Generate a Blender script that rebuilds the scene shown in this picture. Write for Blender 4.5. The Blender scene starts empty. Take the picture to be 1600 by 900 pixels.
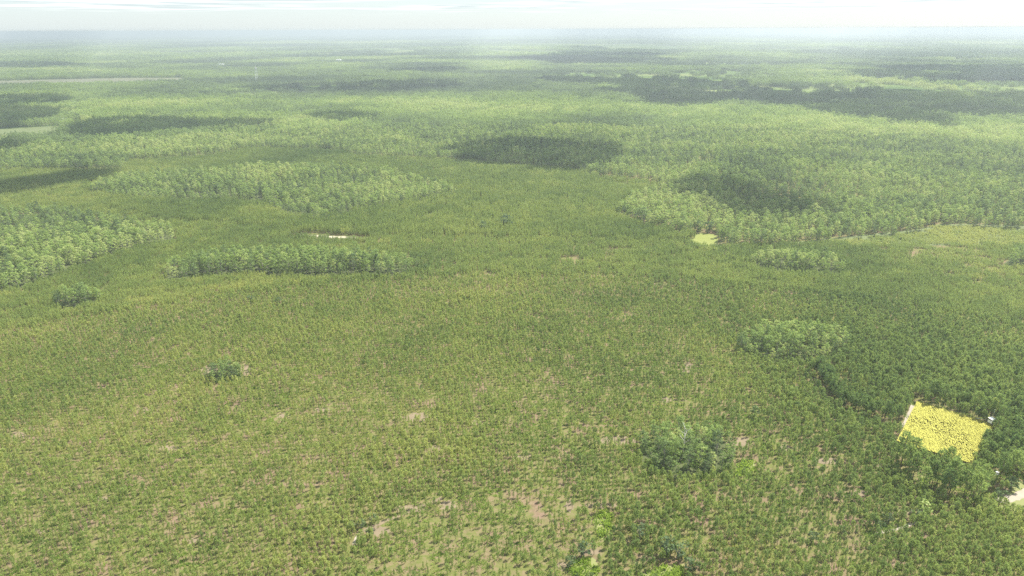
import bpy, math, random
import numpy as np
from mathutils import Matrix, Vector

sc = bpy.context.scene
COL = sc.collection
rng = np.random.default_rng(11)
random.seed(11)

# ---------------------------------------------------------------- camera
CAM_H = 120.0
HFOV = math.radians(70.0)
F = 800.0 / math.tan(HFOV / 2)
PITCH = math.atan((450 - 46.3) / F)
ROLL = math.radians(0.233)
fw = np.array([0, math.cos(PITCH), -math.sin(PITCH)])
rt0 = np.array([1.0, 0, 0])
up0 = np.array([0, math.sin(PITCH), math.cos(PITCH)])
rt = math.cos(ROLL) * rt0 - math.sin(ROLL) * up0
up = math.cos(ROLL) * up0 + math.sin(ROLL) * rt0
cam_d = bpy.data.cameras.new('camera')
cam_d.sensor_width = 36
cam_d.angle = HFOV
cam_d.clip_start = 1.0
cam_d.clip_end = 200000
cam = bpy.data.objects.new('camera', cam_d)
COL.objects.link(cam)
M = Matrix(((rt[0], up[0], -fw[0], 0), (rt[1], up[1], -fw[1], 0), (rt[2], up[2], -fw[2], CAM_H), (0, 0, 0, 1)))
cam.matrix_world = M
sc.camera = cam

# ---------------------------------------------------------------- world and sun
SUN_AZ = math.radians(50)     # to the right of the view direction (+Y)
SUN_EL = math.radians(54)
SUN = np.array([math.sin(SUN_AZ) * math.cos(SUN_EL), math.cos(SUN_AZ) * math.cos(SUN_EL), math.sin(SUN_EL)])
w = bpy.data.worlds.new('World')
sc.world = w
w.use_nodes = True
nt = w.node_tree
nt.nodes.clear()
sky = nt.nodes.new('ShaderNodeTexSky')
sky.sky_type = 'NISHITA'
sky.sun_disc = False
sky.sun_elevation = SUN_EL
sky.sun_rotation = SUN_AZ
sky.altitude = 100
sky.air_density = 1.0
sky.dust_density = 0.5
sky.ozone_density = 1.0
bgn = nt.nodes.new('ShaderNodeBackground')
bgn.inputs['Strength'].default_value = 0.09
wo = nt.nodes.new('ShaderNodeOutputWorld')
# humid air whitens the sky evenly all round, most of all low down
tcw = nt.nodes.new('ShaderNodeTexCoord')
sep = nt.nodes.new('ShaderNodeSeparateXYZ')
nt.links.new(tcw.outputs['Generated'], sep.inputs[0])
rmp = nt.nodes.new('ShaderNodeMapRange')
rmp.interpolation_type = 'SMOOTHSTEP'
rmp.inputs[1].default_value = 0.0; rmp.inputs[2].default_value = 0.45
rmp.inputs[3].default_value = 0.75; rmp.inputs[4].default_value = 0.30
nt.links.new(sep.outputs[2], rmp.inputs[0])
mxw = nt.nodes.new('ShaderNodeMix'); mxw.data_type = 'RGBA'
mxw.inputs[7].default_value = (2.85, 3.4, 3.75, 1)
nt.links.new(rmp.outputs[0], mxw.inputs[0])
nt.links.new(sky.outputs[0], mxw.inputs[6])
# broken fair-weather cloud on a level layer: the same all round the sky
def wmath(op, a, b=None):
    q = nt.nodes.new('ShaderNodeMath'); q.operation = op
    for i_, v in enumerate((a, b)):
        if v is None: continue
        if isinstance(v, (int, float)): q.inputs[i_].default_value = v
        else: nt.links.new(v, q.inputs[i_])
    return q.outputs[0]
zc = wmath('MAXIMUM', sep.outputs[2], 0.012)
cmb = nt.nodes.new('ShaderNodeCombineXYZ')
nt.links.new(wmath('DIVIDE', sep.outputs[0], zc), cmb.inputs[0])
nt.links.new(wmath('DIVIDE', sep.outputs[1], zc), cmb.inputs[1])
def wnoise(scale, detail):
    q = nt.nodes.new('ShaderNodeTexNoise'); q.inputs['Scale'].default_value = scale; q.inputs['Detail'].default_value = detail
    q.inputs['Roughness'].default_value = .55
    nt.links.new(cmb.outputs[0], q.inputs['Vector'])
    return q.outputs[0]
def wrange(v, a, b_, c, d_):
    q = nt.nodes.new('ShaderNodeMapRange'); q.interpolation_type = 'SMOOTHSTEP'
    for i_, t_ in zip((1, 2, 3, 4), (a, b_, c, d_)): q.inputs[i_].default_value = t_
    nt.links.new(v, q.inputs[0])
    return q.outputs[0]
cover = wmath('MULTIPLY', wrange(wnoise(.10, 3), .42, .62, 0, 1), wrange(sep.outputs[2], .016, .032, 0, .9))
cw = nt.nodes.new('ShaderNodeMix'); cw.data_type = 'RGBA'
cw.inputs[6].default_value = (3.0, 3.45, 3.6, 1); cw.inputs[7].default_value = (6.0, 6.2, 6.05, 1)
nt.links.new(wrange(wnoise(.30, 4), .38, .60, 0, 1), cw.inputs[0])
mxc = nt.nodes.new('ShaderNodeMix'); mxc.data_type = 'RGBA'
nt.links.new(cover, mxc.inputs[0]); nt.links.new(mxw.outputs[2], mxc.inputs[6]); nt.links.new(cw.outputs[2], mxc.inputs[7])
nt.links.new(mxc.outputs[2], bgn.inputs[0])
nt.links.new(bgn.outputs[0], wo.inputs[0])

sl = bpy.data.lights.new('sun', 'SUN')
sl.energy = 4.5
sl.angle = math.radians(0.5)
sl.color = (1.0, 0.96, 0.88)
so = bpy.data.objects.new('sun', sl)
COL.objects.link(so)
so.rotation_euler = Vector(SUN).to_track_quat('Z', 'Y').to_euler()

sc.view_settings.view_transform = 'Standard'
sc.view_settings.look = 'None'
sc.view_settings.gamma = 1.0
sc.view_settings.exposure = 1.38
sc.render.engine = 'CYCLES'
cy = sc.cycles
cy.use_denoising = False          # at this size the smoothing eats the needles and leaves
cy.use_adaptive_sampling = False
cy.max_bounces = 5
cy.diffuse_bounces = 3
cy.glossy_bounces = 1
cy.transmission_bounces = 3
cy.transparent_max_bounces = 6
cy.volume_bounces = 0
cy.caustics_reflective = False
cy.caustics_refractive = False
HAZE = 2.25e-4

# ---------------------------------------------------------------- helpers
def G(px, py, z=0.0):
    """photo pixel -> point on the horizontal plane at height z"""
    d = fw + rt * ((px - 800) / F) - up * ((py - 450) / F)
    t = (z - CAM_H) / d[2]
    return d[0] * t, d[1] * t

def project(x, y, z):
    v = np.stack([x, y, z - CAM_H], -1)
    dz = v @ fw
    return 800 + F * (v @ rt) / dz, 450 - F * (v @ up) / dz, dz

def GP(pts, z=0.0):
    return np.array([G(a, b, z) for a, b in pts])

def inside(poly, x, y):
    poly = np.asarray(poly)
    r = np.zeros(np.shape(x), bool)
    n = len(poly)
    j = n - 1
    for i in range(n):
        xi, yi = poly[i]
        xj, yj = poly[j]
        c = ((yi > y) != (yj > y)) & (x < (xj - xi) * (y - yi) / (yj - yi + 1e-12) + xi)
        r ^= c
        j = i
    return r

def _hash(ix, iy, seed):
    h = (ix.astype(np.int64) * 374761393 + iy.astype(np.int64) * 668265263 + seed * 1442695041) & 0xFFFFFFFF
    h = ((h ^ (h >> 13)) * 1274126177) & 0xFFFFFFFF
    h = h ^ (h >> 16)
    return (h & 0xFFFF) / 65535.0

def vnoise(x, y, s, seed=0):
    x = np.asarray(x, float) / s
    y = np.asarray(y, float) / s
    ix, iy = np.floor(x), np.floor(y)
    fx, fy = x - ix, y - iy
    fx = fx * fx * (3 - 2 * fx)
    fy = fy * fy * (3 - 2 * fy)
    a = _hash(ix, iy, seed); b = _hash(ix + 1, iy, seed)
    c = _hash(ix, iy + 1, seed); d = _hash(ix + 1, iy + 1, seed)
    return (a * (1 - fx) + b * fx) * (1 - fy) + (c * (1 - fx) + d * fx) * fy

def fbm(x, y, s, seed=0):
    return (vnoise(x, y, s, seed) * .55 + vnoise(x, y, s / 2.1, seed + 7) * .3 + vnoise(x, y, s / 4.3, seed + 13) * .15)

class MB:
    """collects faces; every face has a material slot and a shade value"""
    def __init__(s):
        s.v, s.f, s.m, s.a = [], [], [], []
    def face(s, pts, m=0, a=0.5):
        k = len(s.v)
        s.v.extend([tuple(p) for p in pts])
        s.f.append(tuple(range(k, k + len(pts)))); s.m.append(m); s.a.append(a)
    def box(s, c, d, m=0, rz=0.0):
        k = len(s.v)
        cx, cy_, cz = c
        ca, sa = math.cos(rz), math.sin(rz)
        for sx in (-.5, .5):
            for sy in (-.5, .5):
                for sz in (-.5, .5):
                    x, y = sx * d[0], sy * d[1]
                    s.v.append((cx + x * ca - y * sa, cy_ + x * sa + y * ca, cz + sz * d[2]))
        for q in ((0, 1, 3, 2), (4, 6, 7, 5), (0, 4, 5, 1), (2, 3, 7, 6), (0, 2, 6, 4), (1, 5, 7, 3)):
            s.f.append(tuple(k + i for i in q)); s.m.append(m); s.a.append(.5)
    def tube(s, p, q, r0, r1, n=5, m=0, cap=True):
        p, q = np.asarray(p, float), np.asarray(q, float)
        d = q - p
        d /= np.linalg.norm(d) + 1e-9
        a = np.cross(d, [0, 0, 1.0]) if abs(d[2]) < .95 else np.cross(d, [1.0, 0, 0])
        a /= np.linalg.norm(a)
        b = np.cross(d, a)
        k = len(s.v)
        for c, r in ((p, r0), (q, r1)):
            for i in range(n):
                t = 2 * math.pi * i / n
                s.v.append(tuple(c + r * (a * math.cos(t) + b * math.sin(t))))
        for i in range(n):
            j = (i + 1) % n
            s.f.append((k + i, k + n + i, k + n + j, k + j)); s.m.append(m); s.a.append(.5)
        if cap:
            s.f.append(tuple(k + n + i for i in range(n))); s.m.append(m); s.a.append(.5)
    def add(s, o, off=(0, 0, 0), sc_=(1, 1, 1), rz=0.0):
        k = len(s.v)
        if not o.v:
            return
        A = np.array(o.v) * np.array(sc_)
        ca, sa = math.cos(rz), math.sin(rz)
        X = A[:, 0] * ca - A[:, 1] * sa + off[0]
        Y = A[:, 0] * sa + A[:, 1] * ca + off[1]
        Z = A[:, 2] + off[2]
        s.v.extend(zip(X.tolist(), Y.tolist(), Z.tolist()))
        s.f.extend(tuple(k + i for i in f) for f in o.f)
        s.m.extend(o.m); s.a.extend(o.a)
    def mesh(s, name, mats):
        me = bpy.data.meshes.new(name)
        me.from_pydata(s.v, [], s.f)
        for m in mats:
            me.materials.append(m)
        me.polygons.foreach_set('material_index', np.array(s.m, np.int32))
        at = me.attributes.new('shade', 'FLOAT', 'FACE')
        at.data.foreach_set('value', np.array(s.a, np.float32))
        me.update()
        return me
    def obj(s, name, mats, parent=None, loc=None):
        o = bpy.data.objects.new(name, s.mesh(name, mats))
        COL.objects.link(o)
        if parent is not None:
            o.parent = parent
        if loc is not None:
            o.location = loc
        return o

def tag(o, label=None, cat=None, group=None, kind=None):
    if label: o['label'] = label
    if cat: o['category'] = cat
    if group: o['group'] = group
    if kind: o['kind'] = kind
    return o

def empty(name, loc, label=None, cat=None, group=None, rz=0.0):
    o = bpy.data.objects.new(name, None)
    o.empty_display_size = 0.5
    COL.objects.link(o)
    o.location = loc
    o.rotation_euler = (0, 0, rz)
    return tag(o, label, cat, group)

# ---------------------------------------------------------------- materials
def nodes_of(name):
    m = bpy.data.materials.new(name)
    m.use_nodes = True
    t = m.node_tree
    t.nodes.clear()
    return m, t, t.nodes, t.links

def plain(name, col, rough=.8, var=.12, scale=3.0):
    m, t, N, L = nodes_of(name)
    out = N.new('ShaderNodeOutputMaterial')
    b = N.new('ShaderNodeBsdfPrincipled')
    b.inputs['Roughness'].default_value = rough
    b.inputs['Specular IOR Level'].default_value = .2
    tc = N.new('ShaderNodeTexCoord')
    n = N.new('ShaderNodeTexNoise'); n.inputs['Scale'].default_value = scale; n.inputs['Detail'].default_value = 4
    L.new(tc.outputs['Object'], n.inputs['Vector'])
    mx = N.new('ShaderNodeMix'); mx.data_type = 'RGBA'
    mx.inputs[6].default_value = (*[c * (1 - var) for c in col], 1)
    mx.inputs[7].default_value = (*[min(1, c * (1 + var)) for c in col], 1)
    L.new(n.outputs[0], mx.inputs[0])
    L.new(mx.outputs[2], b.inputs['Base Color'])
    L.new(b.outputs[0], out.inputs[0])
    return m

def leafy(name, stops, trans=.9, vary=.3):
    """foliage: colour from the tree's own tint, varied face by face"""
    m, t, N, L = nodes_of(name)
    out = N.new('ShaderNodeOutputMaterial')
    at = N.new('ShaderNodeAttribute'); at.attribute_type = 'INSTANCER'; at.attribute_name = 'tint'
    sh = N.new('ShaderNodeAttribute'); sh.attribute_type = 'GEOMETRY'; sh.attribute_name = 'shade'
    rp = N.new('ShaderNodeValToRGB')
    e = rp.color_ramp.elements
    e[0].position, e[0].color = stops[0][0], (*stops[0][1], 1)
    e[1].position, e[1].color = stops[-1][0], (*stops[-1][1], 1)
    for p, c in stops[1:-1]:
        k = e.new(p); k.color = (*c, 1)
    ad = N.new('ShaderNodeMath'); ad.operation = 'MULTIPLY_ADD'
    L.new(sh.outputs['Fac'], ad.inputs[0]); ad.inputs[1].default_value = vary; 
    ad2 = N.new('ShaderNodeMath'); ad2.operation = 'SUBTRACT'
    L.new(at.outputs['Fac'], ad2.inputs[0]); ad2.inputs[1].default_value = vary * .5
    L.new(ad2.outputs[0], ad.inputs[2])
    L.new(ad.outputs[0], rp.inputs[0])
    d = N.new('ShaderNodeBsdfDiffuse')
    tr = N.new('ShaderNodeBsdfTranslucent')
    L.new(rp.outputs[0], d.inputs[0]); L.new(rp.outputs[0], tr.inputs[0])
    dim = N.new('ShaderNodeMix'); dim.data_type = 'RGBA'; dim.blend_type = 'MULTIPLY'; dim.inputs[0].default_value = 1
    dim.inputs[7].default_value = (trans, trans, trans * .8, 1)
    L.new(rp.outputs[0], dim.inputs[6]); L.new(dim.outputs[2], tr.inputs[0])
    mx = N.new('ShaderNodeAddShader')            # a leaf reflects one part of the light and lets another through
    L.new(d.outputs[0], mx.inputs[0]); L.new(tr.outputs[0], mx.inputs[1])
    L.new(mx.outputs[0], out.inputs[0])
    return m

M_PINE = leafy('pine_needles', [(0, (.052, .088, .036)), (.35, (.098, .140, .048)), (.7, (.173, .217, .067)), (1, (.265, .278, .096))])
M_HARD = leafy('broad_leaves', [(0, (.055, .080, .045)), (.35, (.104, .140, .062)), (.55, (.144, .192, .070)), (.8, (.184, .238, .073)), (1, (.255, .285, .12))])
M_GRASS = leafy('grass_blades', [(0, (.06, .11, .02)), (.4, (.13, .20, .035)), (.7, (.22, .23, .08)), (1, (.34, .29, .16))])
M_LIME = leafy('lime_leaves', [(0, (.10, .155, .03)), (1, (.205, .26, .05))])
M_BARK = plain('pine_bark', (.16, .11, .08), .9, .3, 2)
M_GREY = plain('grey_bark', (.30, .28, .25), .9, .25, 2)
M_DEAD = plain('bleached_wood', (.55, .52, .47), .9, .15, 2)
M_SAND = plain('pale_sand', (.31, .27, .21), .95, .2, .5)
M_STRAW = plain('dry_grass_ground', (.185, .145, .092), .95, .3, .35)
M_WHITE = plain('white_paint', (.78, .78, .76), .5, .05, 2)
M_PALEWOOD = plain('weathered_wood', (.50, .47, .42), .8, .2, 4)
M_STEEL = plain('galvanised_steel', (.62, .64, .66), .45, .06, 2)
M_ROOF = plain('roof_sheet', (.42, .40, .39), .6, .1, 1)
M_DARK = plain('dark_opening', (.05, .055, .06), .4, .1, 1)
M_YEL = plain('sunflower_petals', (.36, .345, .062), .8, .15, .4)
M_SFG = plain('sunflower_leaves', (.30, .28, .06), .8, .3, .5)
M_SFGROUND = plain('sunflower_soil', (.28, .26, .075), .95, .25, .6)
M_CREAM = plain('cream_sand', (.40, .36, .26), .95, .15, .5)
M_GLADE = plain('bright_grass', (.18, .20, .05), .95, .15, .3)
M_FIELD = plain('pasture', (.11, .135, .052), .95, .15, .03)
M_FIELDY = plain('mown_field', (.19, .20, .075), .95, .12, .03)
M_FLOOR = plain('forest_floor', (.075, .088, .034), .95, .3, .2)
M_FIELDT = plain('tan_field', (.125, .13, .075), .95, .12, .01)

def ground_material():
    m, t, N, L = nodes_of('ground_cover')
    out = N.new('ShaderNodeOutputMaterial')
    b = N.new('ShaderNodeBsdfDiffuse')
    geo = N.new('ShaderNodeNewGeometry')
    def noise(scale, detail=5, off=0.0):
        mp = N.new('ShaderNodeMapping'); mp.inputs['Location'].default_value = (off, off * .7, 0)
        L.new(geo.outputs['Position'], mp.inputs[0])
        n = N.new('ShaderNodeTexNoise'); n.inputs['Scale'].default_value = scale; n.inputs['Detail'].default_value = detail
        n.inputs['Roughness'].default_value = .65
        L.new(mp.outputs[0], n.inputs['Vector'])
        return n.outputs[0]
    def ramp(src, stops):
        r = N.new('ShaderNodeValToRGB')
        e = r.color_ramp.elements
        e[0].position, e[0].color = stops[0][0], (*stops[0][1], 1)
        e[1].position, e[1].color = stops[-1][0], (*stops[-1][1], 1)
        for p, c in stops[1:-1]:
            k = e.new(p); k.color = (*c, 1)
        L.new(src, r.inputs[0])
        return r.outputs[0]
    def mix(f, a, c):
        x = N.new('ShaderNodeMix'); x.data_type = 'RGBA'
        L.new(f, x.inputs[0]); L.new(a, x.inputs[6]); L.new(c, x.inputs[7])
        return x.outputs[2]
    grass = ramp(noise(.55, 6), [(.30, (.080, .100, .028)), (.47, (.125, .135, .042)), (.58, (.165, .140, .070)), (.75, (.21, .155, .095))])
    bare = ramp(noise(.9, 6, 40), [(.3, (.13, .088, .058)), (.55, (.185, .132, .088)), (.75, (.24, .18, .125))])
    k1 = ramp(noise(.11, 6, 90), [(.48, (0, 0, 0)), (.64, (1, 1, 1))])
    near = mix(k1, grass, bare)
    far = ramp(noise(.004, 8, 300), [(.34, (.055, .095, .030)), (.47, (.095, .14, .040)), (.56, (.14, .18, .06)), (.66, (.24, .25, .12))])
    ln = N.new('ShaderNodeVectorMath'); ln.operation = 'LENGTH'
    L.new(geo.outputs['Position'], ln.inputs[0])
    mr = N.new('ShaderNodeMapRange'); mr.inputs[1].default_value = 650; mr.inputs[2].default_value = 1000
    L.new(ln.outputs['Value'], mr.inputs[0])
    L.new(mix(mr.outputs[0], near, far), b.inputs[0])
    L.new(b.outputs[0], out.inputs[0])
    return m

# ---------------------------------------------------------------- ground, tracks, fields
def sheet(name, pts, z, mat, kind='structure'):
    b = MB()
    b.face([(x, y, z) for x, y in pts], 0)
    o = b.obj(name, [mat])
    o['kind'] = kind
    return o

def toward(P, f):
    """outline of P joined with the strip in front of it that must stay free of trees for P to be seen"""
    Q = sorted(map(tuple, np.concatenate([P, np.asarray(P) * f])))
    def half(pts):
        h = []
        for p in pts:
            while len(h) > 1 and (h[-1][0] - h[-2][0]) * (p[1] - h[-2][1]) - (h[-1][1] - h[-2][1]) * (p[0] - h[-2][0]) <= 0:
                h.pop()
            h.append(p)
        return h[:-1]
    return np.array(half(Q) + half(Q[::-1]))

def irregular(pts, n=8, amp=.12, seed=0):
    """roughened outline between the given corners"""
    r = np.random.default_rng(seed)
    P = np.asarray(pts)
    c = P.mean(0)
    out = []
    for i in range(len(P)):
        a, b = P[i], P[(i + 1) % len(P)]
        for k in range(n):
            q = a + (b - a) * k / n
            out.append(c + (q - c) * (1 + r.uniform(-amp, amp)))
    return out

def ribbon(name, line, width, z, mat, seed=0):
    r = np.random.default_rng(seed)
    P = np.asarray(line)
    # resample
    Q = []
    for i in range(len(P) - 1):
        for k in range(6):
            Q.append(P[i] + (P[i + 1] - P[i]) * k / 6)
    Q.append(P[-1])
    Q = np.array(Q)
    b = MB()
    T = np.gradient(Q, axis=0)
    T /= np.linalg.norm(T, axis=1)[:, None]
    Nn = np.stack([-T[:, 1], T[:, 0]], 1)
    wl = width * .5 * r.uniform(.75, 1.2, len(Q)); wr = width * .5 * r.uniform(.75, 1.2, len(Q))
    l = Q + Nn * wl[:, None]; rr = Q - Nn * wr[:, None]
    for i in range(len(Q) - 1):
        b.face([(*rr[i], z), (*rr[i + 1], z), (*l[i + 1], z), (*l[i], z)])
    o = b.obj(name, [mat])
    o['kind'] = 'structure'
    return o

gb = MB()
R = 60000.0
ring = [(R * math.cos(2 * math.pi * i / 96), R * math.sin(2 * math.pi * i / 96), 0) for i in range(96)]
gb.face(ring)
ground = gb.obj('ground', [ground_material()])
ground['kind'] = 'structure'

bare_px = [(650, 652, 20, 7), (327, 580, 16, 9), (383, 578, 9, 9), (965, 688, 35, 7), (1020, 872, 14, 7), (700, 790, 14, 8), (925, 862, 14, 5),
           (940, 790, 26, 4), (1290, 720, 18, 6), (28, 680, 14, 5), (265, 700, 16, 4), (640, 795, 26, 6), (590, 830, 20, 7), (880, 885, 14, 6),
           (1030, 445, 12, 3), (1075, 575, 9, 8), (1410, 800, 20, 6), (1345, 770, 18, 5), (1430, 700, 10, 5), (1555, 668, 8, 2), (890, 790, 8, 10),
           (1160, 690, 16, 8), (1225, 700, 10, 5), (820, 715, 14, 5), (745, 660, 10, 4), (60, 830, 12, 4), (160, 780, 12, 4), (300, 845, 16, 4),
           (225, 640, 10, 4), (440, 650, 8, 3), (505, 640, 12, 4), (680, 700, 10, 4), (1040, 625, 10, 4), (1110, 690, 14, 5), (1375, 725, 10, 4)]
BARE = []
for i, (px, py, sx, sy) in enumerate(bare_px):
    c = [(px + sx * math.cos(t), py + sy * math.sin(t)) for t in np.linspace(0, 2 * math.pi, 9)[:-1]]
    P = irregular(GP(c), 4, .25, i)
    BARE.append(np.array(P))
    sheet('bare_ground', P, .004 + .0002 * i, M_STRAW)

TRACKS = []
def track(name, px, width, mat, z, seed):
    P = GP(px)
    TRACKS.append((P, width))
    return ribbon(name, P, width, z, mat, seed)

track('sand_track', [(466, 367), (500, 369), (530, 370.5), (560, 371.5)], 3.8, M_CREAM, .020, 1)
track('sandy_track', [(1560, 783), (1585, 777), (1605, 768), (1660, 735)], 2.6, M_SAND, .024, 2)
track('sandy_track', [(1370, 833), (1392, 829), (1412, 823), (1435, 815)], .9, M_SAND, .024, 3)
track('sandy_track', [(552, 858), (558, 840), (567, 830), (600, 815), (650, 795), (690, 778)], 1.2, M_STRAW, .022, 4)
track('sandy_track', [(553, 850), (557, 840), (563, 832)], .9, M_SAND, .028, 5)
track('sandy_track', [(1427, 633), (1419, 650), (1411, 668)], 1.2, M_SAND, .032, 6)
track('sandy_track', [(1300, 374), (1370, 367), (1440, 358.5), (1470, 350.5), (1530, 350.5), (1640, 354)], 2.2, M_FIELD, .024, 7)
track('sand_track', [(898, 381), (908, 381)], 1.6, M_SAND, .02, 8)
track('sand_track', [(912, 380.5), (920, 380.7)], 1.6, M_SAND, .02, 9)
track('sand_track', [(936, 381.5), (943, 381.6)], 2.0, M_SAND, .02, 10)

track('firebreak', [(1272, 588), (1288, 618), (1308, 640), (1345, 652), (1402, 668)], 1.8, M_FLOOR, .036, 11)
GLADE = toward(GP([(1080, 366), (1096, 364), (1115, 366), (1121, 371), (1112, 378), (1094, 378), (1081, 373)]), .972)
glade = sheet('grass_glade', irregular(GLADE, 4, .06, 5), .008, M_GLADE)
VERGE = toward(GP([(1566, 780), (1578, 766), (1592, 754), (1640, 745), (1660, 760), (1640, 790), (1600, 786)]), .975)
sheet('grass_verge', irregular(VERGE, 3, .05, 6), .012, M_FIELDY)
FIELD = GP([(1432, 631), (1554, 668), (1516, 729), (1400, 694)])
sheet('sunflower_soil', FIELD, .008, M_SFGROUND)
FAR_FIELDS = []
for i, (px, mat) in enumerate([
        ([(-20, 203), (40, 201), (95, 196), (100, 203), (60, 210), (-20, 216)], M_FIELD),
        ([(-20, 211), (12, 210), (8, 216), (-20, 218)], M_FIELDY),
        ([(64, 185), (78, 184), (82, 188), (64, 189)], M_FIELDY),
        ([(105, 188), (130, 190), (118, 193), (106, 192)], M_FIELDY),
        ([(-20, 127), (60, 124.5), (200, 121.5), (290, 121.5), (290, 126), (120, 127), (-20, 132.5)], M_FIELDT),
        ([(1490, 93.5), (1530, 93.5), (1530, 95), (1490, 95)], M_FIELDT),
        ([(0, 77), (62, 77), (62, 80), (0, 80)], M_FIELDY)]):
    P = toward(GP(px), .955)
    FAR_FIELDS.append(P)
    sheet('field', P, .012 + .004 * i, mat)

# ---------------------------------------------------------------- plant shapes
def blade(b, p, d, L_, w_, m, a):
    """one slim leaf-like face from p along d"""
    d = np.asarray(d, float); d /= np.linalg.norm(d) + 1e-9
    s = np.cross(d, np.random.default_rng(int(abs(p[0] * 991 + p[1] * 877 + p[2] * 613) * 100) % 99991).normal(size=3))
    s /= np.linalg.norm(s) + 1e-9
    p = np.asarray(p, float)
    b.face([p - s * w_ * .3, p + d * L_ * .55 - s * w_ * .5, p + d * L_, p + d * L_ * .55 + s * w_ * .5], m, a)

def pine_young(seed, h=3.2, wid=1.5, whorls=7, per=5, nb=5):
    """cone of rising branches ending in needle tufts. returns trunk, crown"""
    r = np.random.default_rng(seed)
    T, C = MB(), MB()
    lean = r.uniform(-.05, .05, 2) * h
    top = np.array([lean[0], lean[1], h * .93])
    T.tube((0, 0, -.1), top * .5, .05 * h / 3 + .015, .03 * h / 3 + .01, 5)
    T.tube(top * .5, top, .03 * h / 3 + .01, .01, 5)
    for k in range(whorls):
        u = (k + .3) / whorls
        z = h * (.12 + .78 * u)
        base = np.array([lean[0] * u, lean[1] * u, z])
        rad = wid * .5 * (1 - u) ** .7 * r.uniform(.75, 1.15) + .06
        n = per if u < .75 else max(3, per - 2)
        ph = r.uniform(0, 6.28)
        for j in range(n):
            t = ph + 2 * math.pi * j / n + r.uniform(-.35, .35)
            rr = rad * r.uniform(.55, 1.1)
            tip = base + np.array([math.cos(t) * rr, math.sin(t) * rr, rr * r.uniform(.25, .75)])
            if u < .7:
                T.tube(base, base + (tip - base) * .8, .018, .008, 3, cap=False)
            a = r.uniform(0, 1)
            for q in range(nb):
                f = r.uniform(.45, 1.0)
                p = base + (tip - base) * f
                d = (tip - base) / (rr + .01) * .6 + r.normal(size=3) * .40 + np.array([0, 0, 1.0])
                blade(C, p, d, r.uniform(.28, .50) * (h / 3.2) ** .5, r.uniform(.09, .16) * (h / 3.2) ** .5, 0, np.clip(a + r.uniform(-.3, .3), 0, 1))
    for q in range(4):
        blade(C, top - np.array([0, 0, .12]), np.array([r.normal() * .25, r.normal() * .25, 1]), .45, .16, 0, r.uniform(.6, 1))
    return T, C

def pine_tall(seed, h=9.5, wid=3.8, n=70, nb=4, ns=1.0):
    """taller pine: bare lower trunk, rounded crown of tufted limbs"""
    r = np.random.default_rng(seed)
    T, C = MB(), MB()
    lean = r.uniform(-.03, .03, 2) * h
    top = np.array([lean[0], lean[1], h * .97])
    T.tube((0, 0, -.1), top * .45, .13, .10, 6)
    T.tube(top * .45, top, .10, .02, 6)
    for k in range(n):
        u = r.uniform(0, 1) ** .85
        z = h * (.34 + .64 * u)
        prof = math.sin(math.pi * min(1, .18 + .80 * u)) ** .8
        t = k * 2.39996 + r.uniform(-.3, .3)
        rr = wid * .5 * prof * r.uniform(.45, 1.12) + .1
        base = np.array([lean[0] * z / h, lean[1] * z / h, z - rr * .25])
        tip = base + np.array([math.cos(t) * rr, math.sin(t) * rr, rr * r.uniform(.1, .55)])
        if k % 4 == 0:
            T.tube(base, base + (tip - base) * .85, .04, .015, 3, cap=False)
        a = r.uniform(0, 1)
        for q in range(nb):
            p = base + (tip - base) * r.uniform(.6, 1.05) + r.normal(size=3) * .12
            d = (tip - base) / (rr + .01) * .55 + r.normal(size=3) * .6 + np.array([0, 0, .7])
            blade(C, p, d, r.uniform(.5, .95) * ns, r.uniform(.22, .40) * ns, 0, np.clip(a + r.uniform(-.3, .3), 0, 1))
    return T, C

def broadleaf(seed, h=11.0, wid=5.5, lobes=9, per=12, nf=4, lf=.45, low=.28):
    """branching trunk, crown of separate lobes of leaf clumps with gaps"""
    r = np.random.default_rng(seed)
    T, C = MB(), MB()
    fork = np.array([r.uniform(-.3, .3), r.uniform(-.3, .3), h * r.uniform(.34, .46)])
    T.tube((0, 0, -.1), fork, .17, .12, 6)
    for k in range(lobes):
        u = (k + .5) / lobes
        z = h * (low + (.93 - low) * (u ** .8))
        prof = math.sin(math.pi * (.16 + .70 * u)) ** .7
        t = k * 2.39996 + r.uniform(-.4, .4)
        rr = wid * .5 * prof * r.uniform(.45, .85) * (0.25 if k == lobes - 1 else 1)
        c = np.array([math.cos(t) * rr, math.sin(t) * rr, z])
        T.tube(fork * (1 if z > fork[2] else .6), c, .07, .02, 4, cap=False)
        lr = wid * r.uniform(.15, .25)
        a0 = r.uniform(.15, .85)
        for j in range(per):
            d = r.normal(size=3); d /= np.linalg.norm(d)
            if d[2] < -.2: d[2] *= -.6
            p = c + d * lr * np.array([1, 1, .85]) * r.uniform(.65, 1.08)
            a = np.clip(a0 + r.uniform(-.3, .3), 0, 1)
            for q in range(nf):
                pp = p + r.normal(size=3) * lf * .38
                nrm = d * .8 + r.normal(size=3) * .6 + np.array([0, 0, .4])
                nrm /= np.linalg.norm(nrm)
                s = np.cross(nrm, r.normal(size=3)); s /= np.linalg.norm(s)
                v = np.cross(nrm, s)
                w0 = lf * r.uniform(.6, 1.1) * .55; w1 = lf * r.uniform(.6, 1.1) * .5
                C.face([pp - s * w0, pp - v * w1 * .8, pp + s * w0, pp + v * w1], 0, np.clip(a + r.uniform(-.12, .12), 0, 1))
    return T, C

def joined(tc):
    b = MB()
    b.add(tc[0])
    k = len(b.m)
    b.add(tc[1])
    b.m[k:] = [1] * (len(b.m) - k)
    return b

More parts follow.
